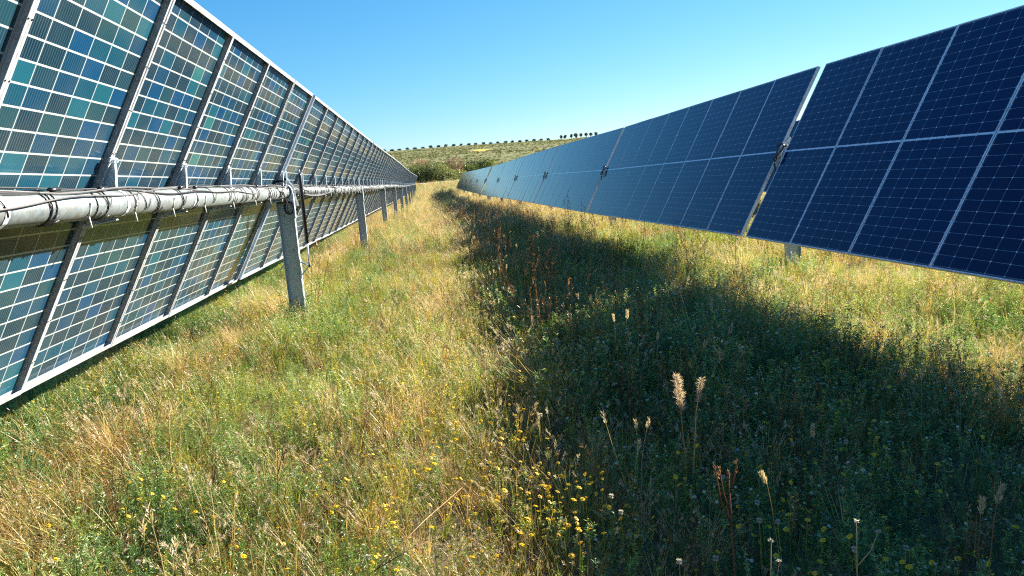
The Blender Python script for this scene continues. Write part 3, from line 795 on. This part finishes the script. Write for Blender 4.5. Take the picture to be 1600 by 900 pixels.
def plant_field():
    P_, S_ = [], []
    def band(y0, y1, x0, x1, sp, sc):
        nx = int((x1-x0)/sp); ny = int((y1-y0)/sp)
        X, Y = np.meshgrid(x0+(np.arange(nx)+.5)*sp, y0+(np.arange(ny)+.5)*sp)
        X = X + rng.uniform(-.5, .5, X.shape)*sp; Y = Y + rng.uniform(-.5, .5, X.shape)*sp
        X = X.ravel(); Y = Y.ravel()
        keep = (X > -0.62*Y*1.25-1.2) & (X < 0.95*Y+2.5)
        X = X[keep]; Y = Y[keep]
        P_.append(np.stack([X, Y], -1)); S_.append(np.full(len(X), sc))
    band(1.3, 4, -3.2, 5.5, .072, .95)
    band(4, 8, -4.5, 8.5, .085, 1.0)
    band(8, 16, -6, 14, .12, 1.1)
    band(16, 34, -8, 20, .20, 1.35)
    band(34, 70, -10, 26, .36, 1.8)
    band(70, 150, -14, 34, .75, 2.6)
    XY = np.concatenate(P_); S = np.concatenate(S_); X, Y = XY[:, 0], XY[:, 1]
    n1 = vnoise(X, Y, .9, 1); n2 = vnoise(X, Y, .45, 2); n3 = vnoise(X, Y, 2.2, 3); n4 = vnoise(X+9, Y, .7, 4)
    far = np.clip((Y-14)/18, 0, 1)
    mid = bump_(X, .12, .75)                       # dry, flowery strip along the shade's edge
    under = bump_(X, -2.05, .38)                     # drooping dead grass below the left panels' lower edge
    shade = 1/(1+np.exp(-(X-.85)/.12)) * 1/(1+np.exp((X-3.1)/.3))  # shadow strip; extra pale herbs and straw partly stand in for fill light
    right = 1/(1+np.exp(-(X-3.0)/.3))
    leftg = 1/(1+np.exp((X+.45)/.25)) * (1-under)
    wt = {}
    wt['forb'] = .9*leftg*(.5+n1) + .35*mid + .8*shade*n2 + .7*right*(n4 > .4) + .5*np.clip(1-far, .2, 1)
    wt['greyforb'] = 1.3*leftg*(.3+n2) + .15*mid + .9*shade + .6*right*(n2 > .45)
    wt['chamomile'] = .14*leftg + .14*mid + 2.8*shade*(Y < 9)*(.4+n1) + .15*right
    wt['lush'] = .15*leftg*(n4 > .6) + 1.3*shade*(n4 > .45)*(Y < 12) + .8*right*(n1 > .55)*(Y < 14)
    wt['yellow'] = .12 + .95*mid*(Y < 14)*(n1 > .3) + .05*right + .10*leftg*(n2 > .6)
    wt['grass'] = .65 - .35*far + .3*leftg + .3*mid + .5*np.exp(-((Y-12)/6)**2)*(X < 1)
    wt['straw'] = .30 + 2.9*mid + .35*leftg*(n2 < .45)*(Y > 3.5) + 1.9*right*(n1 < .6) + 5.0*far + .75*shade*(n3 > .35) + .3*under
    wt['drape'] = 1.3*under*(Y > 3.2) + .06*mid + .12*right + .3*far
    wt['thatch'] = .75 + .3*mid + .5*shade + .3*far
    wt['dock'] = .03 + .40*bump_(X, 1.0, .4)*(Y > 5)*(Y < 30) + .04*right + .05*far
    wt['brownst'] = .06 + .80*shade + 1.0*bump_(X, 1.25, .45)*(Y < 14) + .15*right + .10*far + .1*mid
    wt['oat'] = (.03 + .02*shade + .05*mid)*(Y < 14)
    tot = {}
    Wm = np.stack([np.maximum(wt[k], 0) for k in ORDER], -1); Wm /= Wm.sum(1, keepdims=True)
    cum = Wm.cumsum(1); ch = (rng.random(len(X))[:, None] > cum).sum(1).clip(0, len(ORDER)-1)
    # thin spots where the ground shows, trodden lower growth
    thin = (vnoise(X, Y, 1.3, 8) > .82) & (rng.random(len(X)) < .5)
    height = .62 + .5*vnoise(X, Y, .8, 6) + .25*(n3-.5)
    height *= np.where((X < .6) & (X > -1.4), .85, 1.0)
    for py_ in (8.83, 18.2, 27.6): height *= 1 + .45*np.exp(-(((X+1.62)/.22)**2 + ((Y-py_)/.22)**2))
    sc = S*height*rng.uniform(.7, 1.25, len(X))
    sc = np.where(Y < 2.2, sc*.9, sc)
    sc *= np.clip(.9-.15*((Y > 40)), .5, 1)
    Z = gz(X, Y) - .01
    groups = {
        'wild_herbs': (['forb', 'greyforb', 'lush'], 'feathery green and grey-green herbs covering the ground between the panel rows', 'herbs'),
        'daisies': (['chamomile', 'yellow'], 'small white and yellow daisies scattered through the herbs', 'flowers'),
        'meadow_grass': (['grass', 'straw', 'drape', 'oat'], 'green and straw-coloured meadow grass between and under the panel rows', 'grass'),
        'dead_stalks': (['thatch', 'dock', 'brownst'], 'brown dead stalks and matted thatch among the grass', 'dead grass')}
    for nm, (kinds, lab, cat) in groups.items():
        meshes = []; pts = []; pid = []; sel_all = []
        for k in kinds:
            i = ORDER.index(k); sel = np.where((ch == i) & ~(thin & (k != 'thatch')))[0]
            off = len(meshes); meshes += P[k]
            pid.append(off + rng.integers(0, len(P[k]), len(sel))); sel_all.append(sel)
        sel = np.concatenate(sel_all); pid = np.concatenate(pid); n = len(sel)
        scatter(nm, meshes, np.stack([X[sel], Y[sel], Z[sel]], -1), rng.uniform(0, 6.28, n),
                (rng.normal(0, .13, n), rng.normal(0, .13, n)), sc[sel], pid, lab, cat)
        print(nm, n)
plant_field()

def hill_scrub():
    """low scrub and rough grass of the slope, in loose contour rows"""
    meshes = []
    for i, m in enumerate((M['bush'], M['scrubdry'], M['bushpale'])):
        r = random.Random(300+i); b = MB()
        for k in range(60):
            d = rv(r); p = d*r.uniform(0, .9) + V((0, 0, r.uniform(.0, .45)))
            leaflet(b, r, p, (rv(r)+V((0, 0, r.uniform(.3, 1.6)))).normalized(), r.uniform(.25, .5), r.uniform(.10, .22), m)
        meshes.append(b.mesh('scrub_tuft'))
    n = 17000; y = rng.uniform(156, 436, n); x = rng.uniform(-.2, 1, n)*y*.62 - 10
    keep = (vnoise(x, y*2.2, .07, 21) + .35*vnoise(x, y*2, .4, 22) > .62) | (rng.random(n) < .25)
    for (cx, cy, rx, ry) in ((24.9, 335.0, 5.2, 22.0), (76.0, 424.0, 13.0, 14.0)): keep &= ((x-cx)/rx)**2 + ((y-cy)/ry)**2 > 1
    x, y = x[keep], y[keep]; n = len(x)
    scatter('scrub', meshes, np.stack([x, y, gz(x, y)], -1), rng.uniform(0, 6.28, n), (rng.normal(0, .1, n), rng.normal(0, .1, n)),
            rng.uniform(.3, .75, n), rng.choice(3, n, p=(.30, .45, .25)), 'rough grass and low scrub covering the far hillside', 'scrub')
hill_scrub()

# ------------------------------------------------------------------ bushes and trees
def crown_mesh(seed, w, h, mat, n=1400, leaf=.22, flat=1.0, lobes=7, z0=.12, off=.32):
    r = random.Random(seed); b = MB()
    L = [(V((r.uniform(-off, off)*w, r.uniform(-off, off)*w, h*r.uniform(z0+.2, .72))), r.uniform(.24, .40)) for _ in range(lobes)]
    for i in range(n):
        c, s = r.choice(L); d = V((r.gauss(0, 1), r.gauss(0, 1), r.gauss(0, 1))).normalized()
        rr = r.uniform(.62, 1.05)
        p = c + V((d.x*s*w, d.y*s*w, d.z*s*h*flat*.9))*rr
        if p.z < h*z0*.4: continue
        t = (d + V((r.uniform(-.6, .6), r.uniform(-.6, .6), r.uniform(-.2, .8)))).normalized()
        leaflet(b, r, p, t, r.uniform(.6, 1.3)*leaf, r.uniform(.35, .7)*leaf, mat)
    return b.mesh('crown')
def trunk_mesh(seed, h, rad, n=5):
    r = random.Random(seed); b = MB()
    for k in range(n):
        d = rv(r)*(.0 if n == 1 else 1); pts = [V((0, 0, -.3)), d*h*.05+V((0, 0, h*.25)), d*h*.2+V((r.uniform(-.1, .1)*h, 0, h*.6))]
        b.tube(pts, [rad, rad*.7, rad*.25], M['bark'], 7)
    return b.mesh('trunk', True)

def ray_xy(px, y):         # horizontal position at depth y seen at picture column px
    return y*math.tan(math.atan((px-667)/1185.0))

bush_list = [  # picture column, depth, width, height, material, label
    (641, 168, 5.2, 3.4, 'bush', 'dark green bush leftmost of the clump, its foot hidden by the left-hand panels'),
    (654, 164, 5.0, 3.9, 'bushpale', 'pale-topped bush, second from the left in the clump at the foot of the hill'),
    (667, 162, 5.6, 4.1, 'bush', 'large near-black bush in the left half of the clump at the foot of the hill'),
    (681, 163, 5.2, 3.9, 'bush', 'dark bush just left of the lighter green bush in the clump'),
    (692, 160, 4.6, 3.6, 'bushpale', 'lighter green bush in the right half of the clump, left of the brown one'),
    (707, 171, 4.2, 4.2, 'bushdry', 'pinkish-brown dry bush at the right end of the clump'),
    (655, 180, 5.0, 4.3, 'bushdry', 'pinkish-brown dry bush showing over the left end of the clump'),
    (712, 163, 3.4, 1.9, 'bushpale', 'low pale scrubby bush below the right-hand brown bush'),
    (724, 176, 4.4, 2.7, 'bush', 'low green bush first right of the brown one, above the far end of the panels'),
    (738, 180, 4.8, 2.8, 'bush', 'second low green bush right of the brown one, behind the right-hand panels'),
    (753, 184, 4.6, 2.8, 'bush', 'third low green bush right of the brown one, above the wide panel gap'),
    (768, 190, 4.4, 2.5, 'bushpale', 'last low green bush of the row, half hidden by the right-hand panels')]
for i, (px, y, wd, h, mt, lab) in enumerate(bush_list):
    x = ray_xy(px, y); o = tag(empty('bush', (x, y, float(gz(x, y)))), lab, 'bush', 'bushes at the foot of the hill')
    inst('crown', crown_mesh(500+i, wd*1.15, h, M[mt], 2600, .27, 1.0, 9, .05), o)
    inst('trunk', trunk_mesh(600+i, h, .12, 4), o)

def olive_row():
    low = [crown_mesh(700+i, 3.1, 1.55, M['olive'], 700, .34, .8, 4, .0, .16) for i in range(3)]
    tall = [crown_mesh(710+i, 2.4, 3.0, M['olive'], 800, .34, .8, 4, .25, .16) for i in range(3)]
    tl = trunk_mesh(720, 1.6, .14, 3); tt = trunk_mesh(721, 2.8, .17, 3)
    y = 453.0; r = random.Random(5)
    px = 606.0
    while px < 873:
        x = ray_xy(px, y); o = tag(empty('olive_tree', (x, y+r.uniform(-.6, .6), float(gz(x, y))-.1), r.uniform(0, 6)), 'small dark low-crowned tree in the evenly spaced line along the hill crest', 'tree', 'small trees lining the hill crest')
        s = r.uniform(.80, .90); o.scale = (s, s, s*r.uniform(.92, 1.08))
        inst('crown', r.choice(low), o); inst('trunk', tl, o); px += 12.0*(1-(px-606)*.00025)
    for k, px in enumerate((882, 886.5, 890, 898, 905, 907.5, 913.5, 921.5, 930, 938)):
        small = k in (1, 5)
        x = ray_xy(px, y); o = tag(empty('olive_tree', (x, y+r.uniform(-2, 2), float(gz(x, y))-.1), r.uniform(0, 6)), 'taller round-crowned tree standing on the crest above the yellow flower patch', 'tree', 'taller trees at the right end of the crest')
        s = r.uniform(.9, 1.1)*(.6 if small else 1); o.scale = (s*.9, s*.9, s)
        inst('crown', r.choice(tall), o); inst('trunk', tt, o)
olive_row()

# ------------------------------------------------------------------ single plants of the foreground
def cam_ray(px, py, z=None, X=None):
    cam = SC.camera.matrix_world
    d = cam.to_3x3() @ Vector(((px-800)/F_PX, (450-py)/F_PX, -1))
    return d
def ground_at(px, py):
    d = cam_ray(px, py); t = 1.5/-d.z
    for _ in range(6):
        p = d*t; g = float(gz(p.x, p.y)); t = g/d.z
    return d*t
def at_top(px, py, z):
    d = cam_ray(px, py); p = d*(z/d.z); g = float(gz(p.x, p.y)); return V((p.x, p.y, g)), z-g
def stem_obj(name, parent, pts, rs, mat): 
    b = MB(); b.tube(pts, rs, mat, 6); return b.build(name, parent, True)

def plume_grass():
    g = V((1.03, 3.08, 0)); g.z = float(gz(g.x, g.y)); r = random.Random(3)
    o = tag(empty('plume_grass', g), 'tall fluffy pinkish-cream plume of grass standing sunlit in the shade', 'grass plume')
    for k, (lean, h, pl) in enumerate(((V((-.025, 0, 0)), .60, .18), (V((.070, .02, 0)), .565, .12))):
        pts = [V((k*.012, 0, 0)), lean*.3+V((k*.012, 0, h*.35)), lean*.8+V((0, 0, h*.75)), lean*1.3+V((0, 0, h))]
        stem_obj('stem', o, pts, [.0035, .003, .0025, .0015], M['straw'])
        b = MB(); ax = (pts[3]-pts[2]).normalized()
        for i in range(800 if k == 0 else 230):
            t = r.random(); p = pts[3] - ax*pl*(1-t)*.9; rad = (.024 if k == 0 else .009)*(.55+.45*math.sin(t*19+k*2))*math.sin(math.pi*min(1, .12+.85*t))+.004
            d = (rv(r)*.9 + ax*r.uniform(.1, 1.3) + V((.35, 0, .0))*(1 if k == 0 else 0)).normalized()
            leaflet(b, r, p + d*rad*r.uniform(0, 1), d, r.uniform(.010, .026), .0014, M['plume'])
        b.build('plume', o)
    b = MB()
    for k in range(5):
        blade(b, r, V((0, 0, 0)), rv(r), r.uniform(.2, .4), .005, M['grass'], .6)
    b.build('leaf', o)
plume_grass()

def bare_stems():
    r = random.Random(9)
    def tall(name, px, py, h, forks, mat, lab, cat, lean=V((0, 0, 0)), rad=.004, puff=None):
        g, h = at_top(px, py, h); g -= V((lean.x, lean.y, 0)); o = tag(empty(name, g), lab, cat)
        main = [V((0, 0, -.02)), lean*.3+V((0, 0, h*.35)), lean*.65+V((r.uniform(-.01, .01), 0, h*.7)), lean+V((0, 0, h))]
        stem_obj('stem', o, main, [rad, rad*.85, rad*.7, rad*.4], mat)
        b = MB(); tips = [main[-1]]
        for (t, dx, dy, dz) in forks:
            j = min(2, int(t*3)); p = main[j].lerp(main[j+1], t*3-j); q = p + V((dx, dy, dz)); mdl = p.lerp(q, .5)+V((dx*.15, 0, -dz*.05))
            b.tube([p, mdl, q], [rad*.7, rad*.55, rad*.35], mat, 5); tips.append(q)
        if forks: b.build('branch', o, True)
        for tpt in tips:
            if puff is None: continue
            bb = MB()
            if puff == 'seed':
                for i in range(26):
                    leaflet(bb, r, tpt, (rv(r)+V((0, 0, r.uniform(-.5, 1)))).normalized(), r.uniform(.005, .012), .004, M['puff'])
            else:
                for i in range(12): leaflet(bb, r, tpt-V((0, 0, r.uniform(0, .04))), (rv(r)*.5+V((0, 0, 1))).normalized(), .014, .005, mat)
            bb.build('seed_head', o)
        return o
    tall('dead_stem', 1138, 735, -.98, [(.62, -.05, .0, .22), (.85, .025, .0, .10), (.7, -.03, .01, .16)], M['rust'], 'forked rust-red dead stem rising from the bottom edge in the shade', 'dead stem', V((-.015, 0, 0)), .0042, 'tip')
    tall('dead_stem', 1338, 815, -.98, [(.75, .06, 0, .09)], M['head'], 'pale yellowish dead stem with woolly seed heads near the bottom right', 'dead stem', V((-.03, 0, 0)), .003, 'seed')
    tall('dead_stem', 1205, 845, -1.05, [(.6, .03, 0, .12)], M['brown'], 'short brown stem with a pale tuft beside the forked red stem', 'dead stem', V((.02, 0, 0)), .0026, 'seed')
    tall('dead_stem', 432, 660, -1.02, [(.5, .05, 0, .2), (.7, -.03, 0, .12)], M['rust'], 'tall thin reddish dry stem in the sunlit grass left of centre', 'dead stem', V((.05, 0, 0)), .0028, 'tip')
    tall('dead_stem', 1070, 365, -.85, [(.4, .08, 0, .2), (.5, -.09, 0, .2), (.65, .07, 0, .14), (.7, -.05, 0, .12)], M['brown'], 'dark branching dead plant in front of the right-hand panels', 'dead stem', V((-.04, 0, 0)), .004, 'tip')
    tall('dead_stem', 1150, 355, -.85, [(.4, -.08, 0, .22), (.55, .07, 0, .15), (.7, -.05, 0, .10), (.8, .04, 0, .08)], M['rust'], 'reddish branching dead plant overlapping the lower edge of the right-hand panels', 'dead stem', V((.02, 0, 0)), .004, 'tip')
    # fallen straw stalks in the sunlit strip
    for (a, bb, lab) in (((585, 893), (722, 762), 'long straw stalk lying aslant among the yellow flowers'), ((1035, 778), (1085, 830), 'short bare straw leaning in the shade'), ((588, 890), (690, 838), 'shorter straw stalk lying below the long one')):
        p, q = ground_at(*a), ground_at(*bb); p = p*.86; q = q*.86; o = tag(empty('fallen_stalk', p), lab, 'dry stalk')
        d = q-p; stem_obj('stem', o, [V((0, 0, 0)), d*.5+V((0, 0, .012)), d], [.0020, .0017, .0011], M['brown'])
    # foxtail heads standing out of the shade
    for (px, py, h, lab, lean) in ((960, 502, -.95, 'slim upright grass head, left of the pair in the shade', (-.01, 0, 0)), (979, 497, -.95, 'slim upright grass head, right of the pair in the shade', (.012, 0, 0)),
                            (1027, 530, -1.06, 'short upright grass head right of the slim pair in the shade', (.01, 0, 0)), (1200, 752, -.98, 'bent golden foxtail head lit by the sun in the shade', (-.05, 0, 0)),
                            (1270, 682, -1.18, 'small tan grass head low in the shade', (0, 0, 0)), (842, 392, -.98, 'pale grass head at the sunny edge of the far shade', (0, 0, 0)),
                            (1532, 800, -1.08, 'feathery brown grass head at the bottom right corner', (.01, 0, 0)), (1556, 785, -1.06, 'taller feathery brown grass head at the bottom right corner', (.03, 0, 0)),
                            (1160, 548, -1.1, 'thin pale grass head leaning left in the shade', (-.03, 0, 0)), (1440, 590, -1.05, 'tall thin straw stem at the right of the shade', (0, 0, 0))):
        L = V(lean); g, h = at_top(px, py, h); g -= V((L.x, L.y, 0)); o = tag(empty('grass_head', g), lab, 'grass head')
        pts = [V((0, 0, 0)), L*.3+V((0, 0, h*.5)), L*.8+V((0, 0, h*.85)), L*1.1+V((0, 0, h))]
        stem_obj('stem', o, pts, [.0015, .0014, .0012, .0010], M['brown'])
        b = MB(); spike(b, r, pts[-1]-V((0, 0, .01)), (pts[-1]-pts[-2])+L*.4, r.uniform(.04, .06), r.uniform(.0045, .0065), M['head'], .014, 40); b.build('seed_head', o)
bare_stems()

def flowers_near():
    r = random.Random(21); heads = []
    for k in range(5):
        b = MB(); up = (V((0, 0, 1)) + rv(r)*r.uniform(.1, .5)).normalized()
        daisy(b, r, V((0, 0, 0)), up, .0145, M['yellow'], M['orange'], 13); daisy(b, r, V((0, 0, .0025)), up, .009, M['yellow'], M['orange'], 9)
        heads.append(b.mesh('flower_head'))
    stems = []
    for k in range(4):
        b = MB(); l = rv(r)*.03
        b.tube([l*1.0+V((0, 0, -.30)), l*.4+V((0, 0, -.15)), V((0, 0, -.001))], [.0016, .0014, .0011], M['grass'], 5); stems.append(b.mesh('stem'))
    # clusters: picture centre, spread (px), count
    cl = [((890, 785), 62, 52), ((870, 730), 60, 16), ((620, 740), 120, 24), ((350, 800), 150, 16), ((1350, 800), 150, 40), ((1180, 720), 120, 24), ((1450, 640), 120, 20), ((760, 700), 90, 44), ((690, 790), 120, 36), ((560, 850), 140, 22), ((740, 880), 110, 12), ((1000, 850), 120, 18),
          ((840, 660), 45, 12), ((250, 820), 190, 16), ((450, 700), 170, 14), ((600, 640), 110, 18), ((1250, 850), 190, 22), ((1420, 480), 60, 12), ((320, 520), 50, 6), ((1200, 760), 130, 12), ((690, 560), 90, 14)]
    n = 0
    for (c, sp, k) in cl:
        for i in range(k):
            px = c[0]+r.gauss(0, sp*.75); py = c[1]+r.gauss(0, sp*.60)
            if not (5 < px < 1595 and 450 < py < 898): continue
            d = cam_ray(px, py); hh = r.uniform(.17, .27); t = -1.3/d.z
            for _ in range(5): p = d*t; t = (float(gz(p.x, p.y))+hh)/d.z
            p = d*t
            shady = p.x > .75 and p.x < 3.0
            o = tag(empty('yellow_daisy', p, r.uniform(0, 6)), 'yellow daisy on a thin stem in the shade' if shady else 'yellow daisy on a thin stem in the sunlit grass', 'flower', 'yellow daisies in the shade' if shady else 'yellow daisies in the sun')
            s = r.uniform(.50, .88); o.scale = (s, s, 1)
            inst('flower_head', r.choice(heads), o); inst('stem', r.choice(stems), o); n += 1
    # grey seed clocks
    b = MB()
    for i in range(90):
        d = V((r.gauss(0, 1), r.gauss(0, 1), r.gauss(0, 1))).normalized(); leaflet(b, r, d*.002, d, .0095, .003, M['puff'])
    pm = b.mesh('seed_clock')
    for (px, py) in ((216, 878), (970, 800), (1183, 785), (1215, 815), (1186, 813), (1322, 690), (1061, 877), (1335, 858), (1415, 856), (930, 655), (845, 648), (778, 642), (955, 775), (1118, 872), (575, 870), (455, 742), (655, 760), (1130, 745)):
        d = cam_ray(px, py); hh = r.uniform(.26, .34); t = -1.3/d.z
        for _ in range(5): p = d*t; t = (float(gz(p.x, p.y))+hh)/d.z
        p = d*t; shady = p.x > .75
        o = tag(empty('seed_clock', p), 'round grey seed clock in the shade' if shady else 'round grey seed clock in the sunlit grass', 'seed head', 'seed clocks in the shade' if shady else 'seed clocks in the sun')
        inst('seed_ball', pm, o); inst('stem', r.choice(stems), o)
flowers_near()
